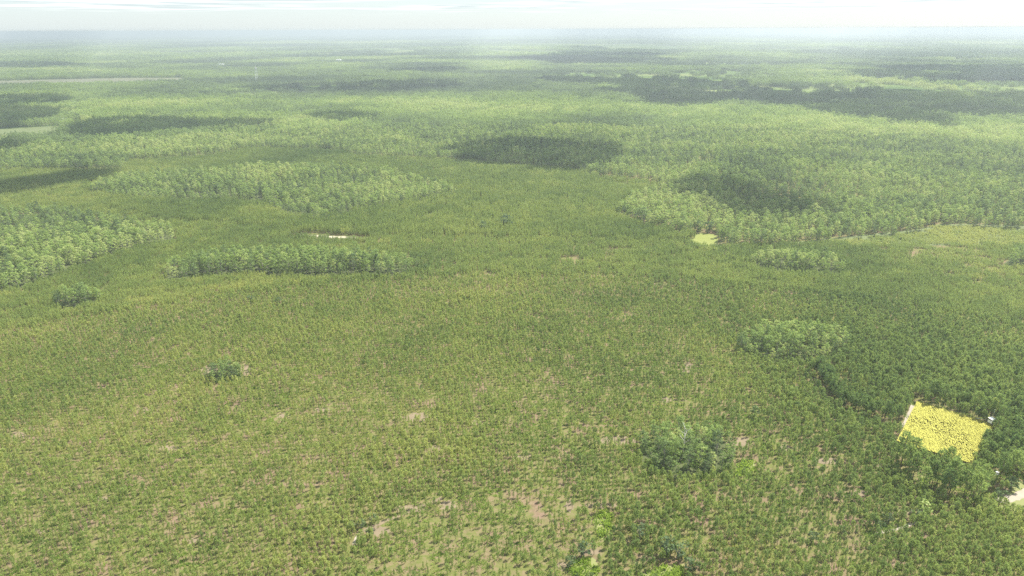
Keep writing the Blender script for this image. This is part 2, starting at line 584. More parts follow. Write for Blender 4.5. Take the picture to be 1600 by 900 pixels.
def tuft(seed, n=9, h=.5, wid=.55):
    r = np.random.default_rng(seed)
    b = MB()
    for i in range(n):
        t = r.uniform(0, 6.28); rr = wid * .5 * r.uniform(0, 1) ** .5
        blade(b, (rr * math.cos(t), rr * math.sin(t), 0), (math.cos(t) * .6 + r.normal() * .2, math.sin(t) * .6 + r.normal() * .2, 1), h * r.uniform(.6, 1.1), h * .35, 0, r.uniform(0, 1))
    return b

# ---------------------------------------------------------------- scattering (only for what is past counting)
def source(name, b, mats):
    return bpy.data.objects.new(name, b.mesh(name, mats))      # not linked: only read by the scatter below

def scatter(name, label, P, rot, scl, var, tint, sources):
    me = bpy.data.meshes.new(name)
    n = len(P)
    me.vertices.add(n)
    me.vertices.foreach_set('co', np.asarray(P, np.float32).ravel())
    for nm, ty, key, v in (('turn', 'FLOAT', 'value', np.asarray(rot, np.float32)), ('tint', 'FLOAT', 'value', np.asarray(tint, np.float32)),
                           ('variant', 'INT', 'value', np.asarray(var, np.int32)), ('size', 'FLOAT_VECTOR', 'vector', np.asarray(scl, np.float32).ravel())):
        a = me.attributes.new(nm, ty, 'POINT')
        a.data.foreach_set(key, v)
    o = bpy.data.objects.new(name, me)
    COL.objects.link(o)
    g = bpy.data.node_groups.new(name, 'GeometryNodeTree')
    g.interface.new_socket('Geometry', in_out='INPUT', socket_type='NodeSocketGeometry')
    g.interface.new_socket('Geometry', in_out='OUTPUT', socket_type='NodeSocketGeometry')
    N, L = g.nodes, g.links
    gi = N.new('NodeGroupInput'); go = N.new('NodeGroupOutput')
    iop = N.new('GeometryNodeInstanceOnPoints')
    iop.inputs['Pick Instance'].default_value = True
    jn = N.new('GeometryNodeJoinGeometry')
    for s in sources:
        oi = N.new('GeometryNodeObjectInfo'); oi.inputs['Object'].default_value = s
        oi.inputs['As Instance'].default_value = False
        ti = N.new('GeometryNodeGeometryToInstance')
        L.new(oi.outputs['Geometry'], ti.inputs[0]); L.new(ti.outputs[0], jn.inputs[0])
    def attr(nm, ty):
        x = N.new('GeometryNodeInputNamedAttribute'); x.data_type = ty; x.inputs['Name'].default_value = nm
        return x.outputs['Attribute']
    cx = N.new('ShaderNodeCombineXYZ')
    L.new(attr('turn', 'FLOAT'), cx.inputs[2])
    er = N.new('FunctionNodeEulerToRotation')
    L.new(cx.outputs[0], er.inputs[0])
    L.new(gi.outputs[0], iop.inputs['Points'])
    L.new(jn.outputs[0], iop.inputs['Instance'])
    L.new(attr('variant', 'INT'), iop.inputs['Instance Index'])
    L.new(er.outputs[0], iop.inputs['Rotation'])
    L.new(attr('size', 'FLOAT_VECTOR'), iop.inputs['Scale'])
    L.new(iop.outputs[0], go.inputs[0])
    md = o.modifiers.new('scatter', 'NODES')
    md.node_group = g
    o['kind'] = 'stuff'
    o['label'] = label
    return o

# ---------------------------------------------------------------- where what grows
ANCH = np.array([
    # px, py, height, density, tint
    (50, 880, 3.2, .80, .78), (50, 700, 3.2, .86, .72), (250, 850, 3.1, .76, .78), (50, 520, 3.5, 1, .70), (250, 620, 3.2, .88, .66),
    (450, 850, 3.4, .92, .78), (450, 700, 3.1, .80, .66), (600, 780, 3.7, 1.05, .74), (720, 720, 3.7, 1.05, .74), (520, 840, 3.7, 1.05, .78),
    (600, 650, 3.1, .80, .60), (750, 850, 3.0, .66, .62), (650, 860, 3.0, .66, .64), (850, 780, 3.0, .66, .60), (850, 650, 3.1, .72, .55),
    (950, 600, 3.4, .86, .52), (650, 520, 3.4, 1, .62), (800, 450, 3.6, 1, .58), (500, 480, 3.6, 1, .60), (300, 500, 3.5, 1, .62), (150, 580, 3.4, 1, .66),
    (1000, 850, 5.6, .85, .28), (1050, 800, 5.0, .9, .34), (960, 840, 4.6, .8, .34), (950, 760, 4.0, .78, .46), (1200, 800, 4.2, .74, .46), (1250, 720, 4.5, .80, .44),
    (1300, 840, 4.0, .72, .48), (1200, 880, 4.5, 1, .52), (1120, 880, 4.6, .9, .42), (1450, 870, 5.0, 1.05, .50), (1580, 850, 5.2, 1.05, .48), (1350, 690, 5.5, 1, .34), (1100, 600, 4.0, .86, .46),
    (1250, 620, 5.6, 1, .36), (1400, 600, 6.5, 1, .30), (1550, 620, 6.8, 1.05, .28), (1580, 700, 7.5, 1.05, .26), (1400, 480, 5.5, 1, .36), (1200, 470, 4.8, 1, .44),
    (1000, 480, 4.2, 1, .54), (1300, 400, 5.5, 1, .30), (1500, 365, 1.9, .7, .72), (1440, 375, 1.9, .7, .74), (1560, 385, 3.5, 1, .45), (1050, 400, 4.6, 1, .46), (700, 400, 4.6, 1, .44),
    (400, 370, 5.2, 1, .32), (200, 400, 4.6, 1, .50), (600, 320, 7.5, .85, .52), (850, 320, 7.5, .85, .54), (950, 362, 7.5, .62, .56), (300, 320, 7.5, .8, .55), (460, 245, 6, 1, .25), (100, 280, 5, .9, .55)])
AXY = np.array([G(a, b) for a, b in ANCH[:, :2]])

def site(x, y):
    """height, density, tint of the pines at a place"""
    q = np.stack([x, y], -1)
    sc_ = np.maximum(y, 60)[:, None]
    d2 = (((q[:, None, :] - AXY[None]) / sc_[:, :, None] * np.array([1, .6])) ** 2).sum(-1) + 4e-4
    wgt = 1 / d2 ** 1.6
    wgt /= wgt.sum(1, keepdims=True)
    v = wgt @ ANCH[:, 2:]
    o = inside(OLD, x, y); g = inside(YOUNGER, x, y)
    v[o] = (6.9, .95, .46); v[g] = (2.0, .95, .9)
    v[(y > 380) & ~o & ~g, 0] = np.minimum(v[(y > 380) & ~o & ~g, 0], 4.8)
    m = inside(SPARSE, x, y); v[m, 1] *= .62
    m = inside(STRIP, x, y); v[m, 1] = 1.6; v[m, 2] += .05
    m = inside(DARK, x, y); v[m, 1] = 1.5; v[m, 2] -= .03
    for a, b in zip(BREAK[:-1], BREAK[1:]):
        ab = b - a
        t = np.clip(((x - a[0]) * ab[0] + (y - a[1]) * ab[1]) / (ab @ ab), 0, 1)
        m = np.hypot(x - a[0] - ab[0] * t - 2.2, y - a[1] - ab[1] * t - 1.5) < 3.2
        v[m, 0] = 8.5; v[m, 1] = 1.3; v[m, 2] = .16
    return v[:, 0] * np.where(v[:, 0] > 3.9, .66, .78), v[:, 1], .29 + v[:, 2] * .66

def hood(px, z=7.0):
    return GP(px, z)

# broadleaf stands (outlines of their tree tops in the photo, brought down to the ground)
CLUMPS = {
    'round': GP([(996, 705), (1005, 688), (1040, 679), (1085, 678), (1125, 686), (1150, 702), (1143, 728), (1118, 742), (1080, 752), (1050, 748), (1020, 733), (1000, 722)]),
    'oval': GP([(1150, 546), (1165, 530), (1200, 523), (1260, 522), (1305, 528), (1328, 540), (1318, 556), (1290, 566), (1230, 571), (1190, 566), (1160, 556)]),
    'small': GP([(322, 594), (325, 586), (345, 578), (368, 580), (382, 588), (372, 596), (345, 598)]),
    'edge': GP([(86, 482), (95, 472), (120, 464), (150, 465), (162, 472), (145, 478), (110, 482)]),
    'long': GP([(252, 432), (262, 420), (320, 410), (430, 402), (520, 404), (600, 409), (655, 421), (630, 431), (470, 433), (340, 431), (272, 440)]),
    'pale': GP([(1172, 414), (1185, 406), (1240, 404), (1300, 410), (1328, 422), (1310, 431), (1240, 428), (1190, 421)]),
    'rim': GP([(1568, 412), (1580, 404), (1640, 402), (1640, 420), (1580, 419)]),
}
WOODS = [
    hood([(-500, 320), (0, 322), (90, 320), (190, 336), (268, 347), (272, 362), (200, 376), (110, 405), (60, 425), (0, 440), (-500, 480)], 6),
    hood([(140, 290), (170, 272), (240, 262), (330, 262), (400, 256), (520, 255), (600, 262), (690, 280), (712, 292), (650, 304), (560, 318), (500, 332), (440, 322), (400, 304), (300, 304), (200, 302)], 6),
    hood([(966, 330), (985, 305), (1050, 286), (985, 275), (930, 272), (905, 262), (800, 254), (720, 246), (640, 243), (560, 240), (530, 232), (390, 228), (330, 240), (200, 248), (190, 262), (60, 262), (-900, 262),
          (-2000, 150), (3500, 150), (2600, 352), (1600, 352), (1460, 346), (1440, 356), (1300, 370), (1215, 378), (1120, 376), (1118, 366), (1060, 360), (1010, 348)], 3),
]
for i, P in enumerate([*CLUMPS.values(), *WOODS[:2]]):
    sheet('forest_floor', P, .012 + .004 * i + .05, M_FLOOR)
OLD = GP([(470, 364), (760, 367), (1060, 374), (1085, 364), (960, 334), (985, 300), (920, 268), (720, 258), (700, 292), (650, 304), (560, 318), (500, 332), (440, 322), (300, 304), (150, 302), (160, 320), (260, 340), (420, 352)], 2)
BREAK = GP([(1272, 588), (1288, 618), (1308, 640), (1345, 652), (1402, 668)])
SPARSE = GP([(566, 872), (600, 826), (690, 786), (760, 764), (860, 760), (940, 790), (960, 860), (900, 925), (580, 925)])
STRIP = GP([(330, 930), (540, 862), (566, 830), (690, 776), (775, 732), (750, 698), (680, 704), (600, 758), (480, 826), (300, 900)])
DARK = GP([(1120, 915), (1300, 866), (1440, 826), (1600, 798), (1680, 915)])
YOUNGER = GP([(1225, 380), (1300, 372), (1440, 358), (1470, 351), (1640, 354), (1640, 386), (1560, 384), (1500, 383), (1360, 385)])
sheet('grass_clearing', YOUNGER, .11, M_FIELD)
TALL = [GP([(1402, 726), (1425, 731), (1465, 744), (1510, 756), (1538, 760), (1555, 772), (1520, 792), (1470, 782), (1430, 770), (1406, 752)]),
        GP([(1535, 752), (1550, 738), (1600, 742), (1600, 752), (1560, 766)]),
        GP([(1428, 626), (1436, 620), (1560, 655), (1575, 672), (1568, 676), (1545, 660), (1500, 645)])]
LIMES = [GP([(930, 812), (940, 800), (958, 800), (957, 812), (942, 826)]), GP([(893, 890), (905, 872), (930, 872), (935, 885), (910, 898)]),
         GP([(1000, 898), (1040, 884), (1068, 882), (1070, 894), (1050, 902)]), GP([(1436, 746), (1444, 742), (1452, 750), (1446, 754)]), GP([(1150, 728), (1165, 716), (1180, 722), (1170, 734)])]
LIMES = [toward(P, .975) for P in LIMES]
for i, P in enumerate(LIMES):
    sheet('fern_bed', irregular(P, 4, .08, 60 + i), .05 + .004 * i, M_FIELDY)

SKIRT = GP([(1392, 688), (1403, 688), (1518, 724), (1530, 730), (1520, 743), (1465, 728), (1400, 708)])
def on_open(x, y, grow=1.0):
    r = np.zeros(x.shape, bool)
    for P in (GLADE, VERGE, FIELD, SKIRT, *FAR_FIELDS, *LIMES):
        r |= inside(P, x, y)
    for P, wd in TRACKS:
        for i in range(len(P) - 1):
            a, b = P[i], P[i + 1]
            ab = b - a
            t = np.clip(((x - a[0]) * ab[0] + (y - a[1]) * ab[1]) / (ab @ ab), 0, 1)
            r |= np.hypot(x - a[0] - ab[0] * t, y - a[1] - ab[1] * t) < wd * .5 + grow * (1.0 if wd > 2.4 else .1)
    return r

def in_bare(x, y):
    r = np.zeros(x.shape, bool)
    for P in BARE:
        r |= inside(P, x, y)
    return r

def in_any(polys, x, y):
    r = np.zeros(x.shape, bool)
    for P in polys:
        r |= inside(P, x, y)
    return r

def wedge(x, y, lo, hi):
    d = np.hypot(x, y)
    return (d > lo) & (d < hi) & (y > 0) & (np.abs(x) < .80 * y + 35)

def jgrid(sx, sy, lo, hi, jit=.35, ang=0.0):
    """jittered rows over the part of the land the camera looks across"""
    jx, jy = jit if isinstance(jit, tuple) else (jit, jit)
    X = np.arange(-hi, hi, sx); Y = np.arange(-hi * .3, hi * 1.1, sy)
    out = []
    for k in range(0, len(X), 400):
        xx, yy = np.meshgrid(X[k:k + 400], Y)
        xx = xx.ravel(); yy = yy.ravel()
        xx = xx + rng.uniform(-jx, jx, xx.size) * sx; yy = yy + rng.uniform(-jy, jy, yy.size) * sy
        ca, sa = math.cos(ang), math.sin(ang)
        x2 = xx * ca - yy * sa; y2 = xx * sa + yy * ca
        m = wedge(x2, y2, lo, hi)
        out.append(np.stack([x2[m], y2[m]], 1))
    return np.concatenate(out)

ROW = math.radians(4)
# ---- pines, one by one out to 360 m
P = jgrid(1.10, 2.0, 92, 360, (.34, .12), ROW)
x, y = P[:, 0], P[:, 1]
ok = ~on_open(x, y) & ~in_any(WOODS, x, y) & ~in_any(CLUMPS.values(), x, y) & ~in_any(TALL, x, y)
x, y = x[ok], y[ok]
ph, pd, pt = site(x, y)
gap = fbm(x * 1.0, y * .8, 5.5, 3)
keep = rng.uniform(0, 1, x.size) < np.clip(pd * np.clip((gap - .12) * 4.6, .15, 1.08) * np.where(ph > 2.9, .84, 1.0), 0, 1)
keep &= ~(in_bare(x, y) & (rng.uniform(0, 1, x.size) < .6))
x, y, ph, pt = x[keep], y[keep], ph[keep], pt[keep]
ph = ph * rng.normal(1, .17, x.size).clip(.5, 1.5)
pt = np.clip(pt + (fbm(x, y, 40, 21) - .5) * .5 + rng.normal(0, .09, x.size), .02, 1)
NEAR_PINE = dict(x=x, y=y, h=ph, t=pt)
YOUNG = [pine_young(100 + i, 3.2, wd, wh, 5, 5) for i, (wd, wh) in enumerate([(.80, 7), (1.0, 7), (.9, 8), (1.05, 7), (.75, 8), (.95, 7)])]
MID = [pine_tall(140 + i, 6.5, wd, n, 6, .8) for i, (wd, n) in enumerate([(1.8, 50), (2.1, 56), (1.7, 48), (2.2, 58)])]

# who shows largest in the photo
pxs, pys, dz = project(x, y, np.zeros_like(x))
_, pyt, _ = project(x, y, ph)
show = (pxs > -5) & (pxs < 1605) & (pyt < 893) & (pys < 915)
size = np.where(show, ph / dz, -1)
order = np.argsort(-size)
N_IND = 300
ind = np.zeros(x.size, bool)
ind[order[:N_IND]] = True
st = ~ind
def pine_scatter(name, label, m, shapes, base_h, tag_):
    xs, ys, hs, ts = x[m], y[m], ph[m], pt[m]
    k = rng.integers(0, len(shapes), xs.size)
    s = hs / base_h
    wv = s ** .85 * rng.uniform(.66, .95, xs.size)
    srcs = [source(tag_ + '_shape', joined(t), [M_BARK, M_PINE]) for t in shapes]
    return scatter(name, label, np.stack([xs, ys, np.zeros_like(xs)], 1), rng.uniform(0, 6.28, xs.size), np.stack([wv, wv, s], 1), k, ts, srcs)
small = ph < 2.75
pine_scatter('young_pine_plantation', 'pale green young pines covering the near plantation in loose rows', st & small, YOUNG, 3.2, 'young_pine')
pine_scatter('pine_plantation', 'denser mid green pines filling the plantation around the yellow field', st & ~small, MID, 6.5, 'pine')

# ---- pines in small groups from 360 m on
def patch(shapes_fn, n, half, seed, smin=.8, smax=1.2, m2=True):
    r = np.random.default_rng(seed)
    b = MB()
    g = int(math.ceil(math.sqrt(n)))
    for i in range(g):
        for j in range(g):
            if r.uniform() < .08: continue
            s = r.uniform(smin, smax)
            b.add(joined(shapes_fn(r.integers(0, 4))), ((i + .5 + r.uniform(-.33, .33)) / g * 2 * half - half, (j + .5 + r.uniform(-.33, .33)) / g * 2 * half - half, 0), (s, s, s * r.uniform(.88, 1.12)), r.uniform(0, 6.28))
    return b
LOWP = [pine_young(200 + i, 4.0, .85, 6, 5, 4) for i in range(4)]
LOWM = [pine_tall(220 + i, 7.0, 1.6, 30, 5, .7) for i in range(4)]
P = jgrid(6.4, 6.4, 360, 1000, .2, ROW)
x, y = P[:, 0], P[:, 1]
ok = ~on_open(x, y, 3.5) & ~in_any(WOODS, x, y) & ~in_any(CLUMPS.values(), x, y)
x, y = x[ok], y[ok]
ph2, pd2, pt2 = site(x, y)
kp = rng.uniform(0, 1, x.size) < pd2 * 1.05
x, y, ph2, pt2 = x[kp], y[kp], ph2[kp], pt2[kp]
pt2 = np.clip(pt2 + (fbm(x, y, 55, 21) - .5) * .45 + rng.normal(0, .07, x.size), .02, 1)
for m, shp, bh, nm, lb, n_ in ((ph2 < 4.8, LOWP, 4.0, 'far_young_pine_plantation', 'mid green pines of the plantation out to the first woods', 7), (ph2 >= 4.8, LOWM, 7.0, 'far_pine_plantation', 'olive green older pines between the broadleaf woods', 6)):
    srcs = [source('pine_group_shape', patch(lambda q: shp[q], 30 if bh < 5 else 25, 3.4, 300 + i), [M_BARK, M_PINE]) for i in range(5)]
    k = rng.integers(0, 5, m.sum())
    s = ph2[m] / bh * rng.uniform(.85, 1.15, m.sum())
    one = np.ones_like(s)
    scatter(nm, lb, np.stack([x[m], y[m], 0 * x[m]], 1), rng.integers(0, 4, m.sum()) * math.pi / 2 + ROW, np.stack([one, one, s], 1), k, pt2[m], srcs)

# ---- broadleaf trees, one by one in the near stands and out to 950 m in the woods
HARD = [broadleaf(400 + i, 11, wd, lb, 13, 6, .44, lo) for i, (wd, lb, lo) in enumerate([(4.4, 12, .12), (5.2, 13, .16), (3.8, 11, .08), (4.8, 13, .18), (4.2, 12, .08), (5.6, 14, .16)])]
HARD_SRC = [source('broadleaf_shape', joined(t), [M_GREY, M_HARD]) for t in HARD]
BROAD = []        # x, y, h, tint, stand
CL_H = {'round': 8.0, 'oval': 8.2, 'small': 5.6, 'edge': 8.2, 'long': 9.8, 'pale': 8.0, 'rim': 7.5}
CL_T = {'round': .57, 'oval': .70, 'small': .46, 'edge': .60, 'long': .64, 'pale': .72, 'rim': .68}
for nm, poly in CLUMPS.items():
    lo = poly.min(0); hi = poly.max(0)
    s0 = {'round': 3.2, 'small': 2.4, 'oval': 3.0, 'edge': 3.2, 'pale': 3.2}.get(nm, 3.8)
    gx, gy = np.meshgrid(np.arange(lo[0], hi[0], s0), np.arange(lo[1], hi[1], s0))
    gx = gx.ravel() + rng.uniform(-1.4, 1.4, gx.size); gy = gy.ravel() + rng.uniform(-1.4, 1.4, gy.size)
    m = inside(poly, gx, gy)
    for a, b in zip(gx[m], gy[m]):
        core = inside(poly.mean(0) + (poly - poly.mean(0)) * .74, np.array([a]), np.array([b]))[0]
        BROAD.append((a, b, CL_H[nm] * (1.04 if core else .76) * rng.normal(1, .13), float(np.clip(CL_T[nm] + rng.normal(0, .20), .03, 1)), nm))
P = jgrid(3.5, 3.5, 300, 950, .45)
m = in_any(WOODS, P[:, 0], P[:, 1]) & ~on_open(P[:, 0], P[:, 1], 3)
x, y = P[m, 0], P[m, 1]
edge_t = fbm(x, y, 70, 33)
wt = np.clip(.68 + (edge_t - .5) * .9 + rng.normal(0, .19, x.size), .03, 1)
wh = (4.6 + 4.6 * fbm(x, y, 45, 44)) * rng.normal(1, .20, x.size).clip(.5, 1.5)
kk = rng.uniform(0, 1, x.size) < np.clip(.35 + (fbm(x, y, 14, 48) - .2) * 3, 0, .97)
x, y, wt, wh = x[kk], y[kk], wt[kk], wh[kk]
s = wh / 11
sw = s * rng.uniform(.9, 1.2, x.size)
scatter('broadleaf_woods', 'bright green broadleaf woods beyond the plantation', np.stack([x, y, 0 * x], 1), rng.uniform(0, 6.28, x.size), np.stack([sw, sw, s], 1), rng.integers(0, 6, x.size), wt, HARD_SRC)

LOWH = [broadleaf(460 + i, 11, 5.4, 8, 9, 3, .75, .14) for i in range(4)]
P = jgrid(17, 17, 950, 3600, .2)
x, y = P[:, 0], P[:, 1]
m = ~on_open(x, y, 10)
x, y = x[m], y[m]
d = np.hypot(x, y)
fld = fbm(x, y * .8, 420, 55)
kk = rng.uniform(0, 1, x.size) < np.where(d > 1500, np.clip(1.15 - (fld > .66) * 1.0, 0, 1), .97)
x, y, d = x[kk], y[kk], d[kk]
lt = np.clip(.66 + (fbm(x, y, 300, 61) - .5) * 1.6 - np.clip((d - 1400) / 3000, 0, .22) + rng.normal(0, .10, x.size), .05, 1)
srcs = [source('wood_group_shape', patch(lambda q: LOWH[q], 25, 9.5, 500 + i, .45, .95), [M_GREY, M_HARD]) for i in range(5)]
hs = rng.uniform(.8, 1.2, x.size) * (.8 + .5 * fbm(x, y, 150, 70))
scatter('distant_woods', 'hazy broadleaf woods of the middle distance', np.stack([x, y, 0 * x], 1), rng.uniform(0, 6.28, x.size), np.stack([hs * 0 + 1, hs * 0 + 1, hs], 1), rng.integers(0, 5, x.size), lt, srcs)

LUMP = [broadleaf(480 + i, 11, 9.0, 4, 5, 1, 3.2, .45) for i in range(4)]
P = jgrid(66, 66, 3600, 16000, .25)
x, y = P[:, 0], P[:, 1]
fld = fbm(x, y, 900, 77)
kk = (fld < .60)
x, y = x[kk], y[kk]
lt = np.clip(.40 + (fbm(x, y * .5, 600, 81) - .5) * 2.0 + rng.normal(0, .08, x.size), .03, 1)  # broad dark tint bands put far cloud shadow into the leaf colour
srcs = [source('forest_group_shape', patch(lambda q: LUMP[q], 49, 36, 540 + i), [M_GREY, M_HARD]) for i in range(4)]
hs = rng.uniform(.8, 1.3, x.size)
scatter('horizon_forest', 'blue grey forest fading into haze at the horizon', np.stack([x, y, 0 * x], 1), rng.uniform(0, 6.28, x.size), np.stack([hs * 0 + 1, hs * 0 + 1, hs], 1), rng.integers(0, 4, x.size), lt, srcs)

# ---- grass and low growth between the near pines
TUF = []
for i in range(4):
    r = np.random.default_rng(600 + i)
    b = MB()
    for k in range(22):
        b.add(tuft(620 + i * 50 + k, 7, r.uniform(.25, .6), r.uniform(.5, 1.0)), (r.uniform(-1.8, 1.8), r.uniform(-1.8, 1.8), 0), (1, 1, 1), r.uniform(0, 6))
    TUF.append(b)
P = jgrid(3.2, 3.2, 92, 330, .4)
x, y = P[:, 0], P[:, 1]
m = ~on_open(x, y, .5) & ~in_bare(x, y) & (fbm(x, y, 7, 91) > .36)
x, y = x[m], y[m]
gt = np.clip(.42 + (fbm(x, y, 30, 95) - .5) * 1.2 + rng.normal(0, .12, x.size), 0, 1)
s = rng.uniform(.8, 1.25, x.size)
scatter('grass', 'green and straw coloured grass between the young pines', np.stack([x, y, 0 * x], 1), rng.uniform(0, 6.28, x.size), np.stack([s, s, s], 1), rng.integers(0, 4, x.size), gt, [source('grass_shape', b, [M_GRASS]) for b in TUF])
LX = []
for P_ in LIMES:
    lo, hi = P_.min(0), P_.max(0)
    a = rng.uniform(lo, hi, (int((hi - lo).prod() * 1.2) + 10, 2))
    LX.append(a[inside(P_, a[:, 0], a[:, 1])])
LX = np.concatenate(LX)
s = rng.uniform(.7, 1.2, len(LX))
lime_src = []
for i in range(3):
    lime_src.append(source('fern_shape', tuft(700 + i, 16, .9, 1.2), [M_LIME]))
scatter('undergrowth', 'bright lime green low undergrowth in the wet hollows', np.stack([LX[:, 0], LX[:, 1], 0 * LX[:, 0]], 1), rng.uniform(0, 6.28, len(LX)), np.stack([s, s, s], 1), rng.integers(0, 3, len(LX)), rng.uniform(.2, 1, len(LX)), lime_src)

# ---------------------------------------------------------------- individual trees
def individual(kind, shapes_m, k, px_, py_, hscale, wscale, tint, label, cat, group, rz):
    tm, cm = shapes_m[k]
    r = empty(kind, (px_, py_, 0), label, cat, group, rz)
    r.scale = (wscale, wscale, hscale)
    a = bpy.data.objects.new('trunk', tm); COL.objects.link(a); a.parent = r
    b = bpy.data.objects.new('crown', cm); COL.objects.link(b); b.parent = r
    b['tint'] = float(tint)
    return r

YOUNG_M = [(t.mesh('trunk', [M_BARK]), c.mesh('crown', [M_PINE])) for t, c in YOUNG]
MID_M = [(t.mesh('trunk', [M_BARK]), c.mesh('crown', [M_PINE])) for t, c in MID]
TALLS = [pine_tall(160 + i, 11.5, wd, n, 8) for i, (wd, n) in enumerate([(4.4, 84), (4.8, 92), (4.0, 78), (5.0, 96)])]
TALL_M = [(t.mesh('trunk', [M_BARK]), c.mesh('crown', [M_PINE])) for t, c in TALLS]
HARD_M = [(t.mesh('trunk', [M_GREY]), c.mesh('crown', [M_HARD])) for t, c in HARD]

def rank_word(v, lo, hi, words):
    return words[0] if v < lo else (words[2] if v > hi else words[1])

BOTTOM = [(0, 'the bottom left corner'), (110, 'the left bottom edge'), (220, 'the straw gaps at lower left'), (330, 'the rows before the bend'),
          (440, 'the green strip'), (545, 'the pale sandy bend'), (640, 'the sparse rows past the bend'), (740, 'the middle bottom edge'), (830, 'the bare fern edge'),
          (905, 'the left lime hollow'), (965, 'the ferns\' middle gap'), (1035, 'the right lime hollow'), (1110, 'the last lime hollow'), (1190, 'the thinned rows'),
          (1270, 'the dark shadowed gap'), (1350, 'the short sandy track'), (1430, 'the pale rounded bush'), (1510, 'the right bottom edge'), (1590, 'the bottom right corner')]
MARKS = [(a, 898, b) for a, b in BOTTOM] + [(1590, 795, 'the sandy lane'), (1590, 720, 'the right edge above the lane'), (1590, 640, 'the upper right edge'), (1550, 655, 'the hunting stand'), (1490, 640, 'the far field edge'),
         (1400, 690, 'the left field side'), (1410, 625, 'the top left field corner'), (1440, 780, 'the tall pines'), (1520, 820, 'the rows below the lane'), (1390, 800, 'the pinkish clearing'), (1300, 800, 'the middle thinned rows'),
         (1380, 600, 'the dark rows above the field'), (1300, 680, 'the rows past the round stand'), (1200, 760, 'the round stand'), (1010, 820, 'the upper lime hollow')]
x, y, ph, pt = (NEAR_PINE[k] for k in 'xyht')
sel = order[:N_IND]
info = []
for i in sel:
    X_, Y_, _ = project(np.array([x[i]]), np.array([y[i]]), np.array([0.0]))
    slot = min(range(len(MARKS)), key=lambda q: math.hypot(MARKS[q][0] - X_[0], (MARKS[q][1] - Y_[0]) * 1.6))
    info.append((i, float(X_[0]), float(Y_[0]), slot))
wide = {}
hm = np.median(ph[sel])
byslot = {}
for t in info:
    byslot.setdefault(t[3], []).append(t)
lab = {}
for slot, ts in byslot.items():
    where = MARKS[slot][2]
    hs_ = sorted(ts, key=lambda t: ph[t[0]]); tt = sorted(ts, key=lambda t: pt[t[0]])
    hs2 = [ph[t[0]] for t in ts]
    for t in ts:
        i = t[0]
        tall = rank_word(ph[i], np.quantile(hs2, .3), np.quantile(hs2, .7), ('short', 'medium', 'tall'))
        hue = 'dark green' if pt[i] < .40 else ('mid green' if pt[i] < .60 else ('light green' if pt[i] < .75 else 'yellowish green'))
        dx_, dy_ = t[1] - MARKS[slot][0], (t[2] - MARKS[slot][1]) * 1.6
        if MARKS[slot][1] == 898:
            row = 'bottom edge' if t[2] > 896 else 'lowest row' if t[2] > 884 else 'second row up' if t[2] > 868 else 'third row up' if t[2] > 845 else 'fourth row up'
            side = 'left of' if dx_ < -18 else ('right of' if dx_ > 18 else 'near')
        else:
            row = 'close' if math.hypot(dx_, dy_) < 28 else ('a little way' if math.hypot(dx_, dy_) < 55 else 'farther off')
            side = ('left of' if dx_ < 0 else 'right of') if abs(dx_) > abs(dy_) else ('above' if dy_ < 0 else 'below')
        wide[i] = rng.uniform(.66, .95)
        lab[i] = f'{tall} {"bushy" if wide[i] > .80 else "slim"} {hue} pine, {row}, {side} {where}'.replace('in line with', 'near').replace('cut by the bottom edge', 'bottom edge')
    lab[hs_[-1][0]] = f'tallest young pine beside {where}'
    lab[hs_[0][0]] = f'shortest young pine beside {where}'
    if tt[0][0] not in (hs_[-1][0], hs_[0][0]): lab[tt[0][0]] = f'darkest young pine beside {where}'
    if tt[-1][0] not in (hs_[-1][0], hs_[0][0]): lab[tt[-1][0]] = f'palest young pine beside {where}'
for i, X_, Y_, slot in info:
    if ph[i] < 2.75:
        shp, bh = YOUNG_M, 3.2
    else:
        shp, bh = MID_M, 6.5
    s = ph[i] / bh
    individual('pine_tree', shp, int(rng.integers(0, len(shp))), x[i], y[i], s, s ** .85 * wide[i], pt[i], lab[i], 'pine tree', 'young plantation pines nearest the camera', rng.uniform(0, 6.28))

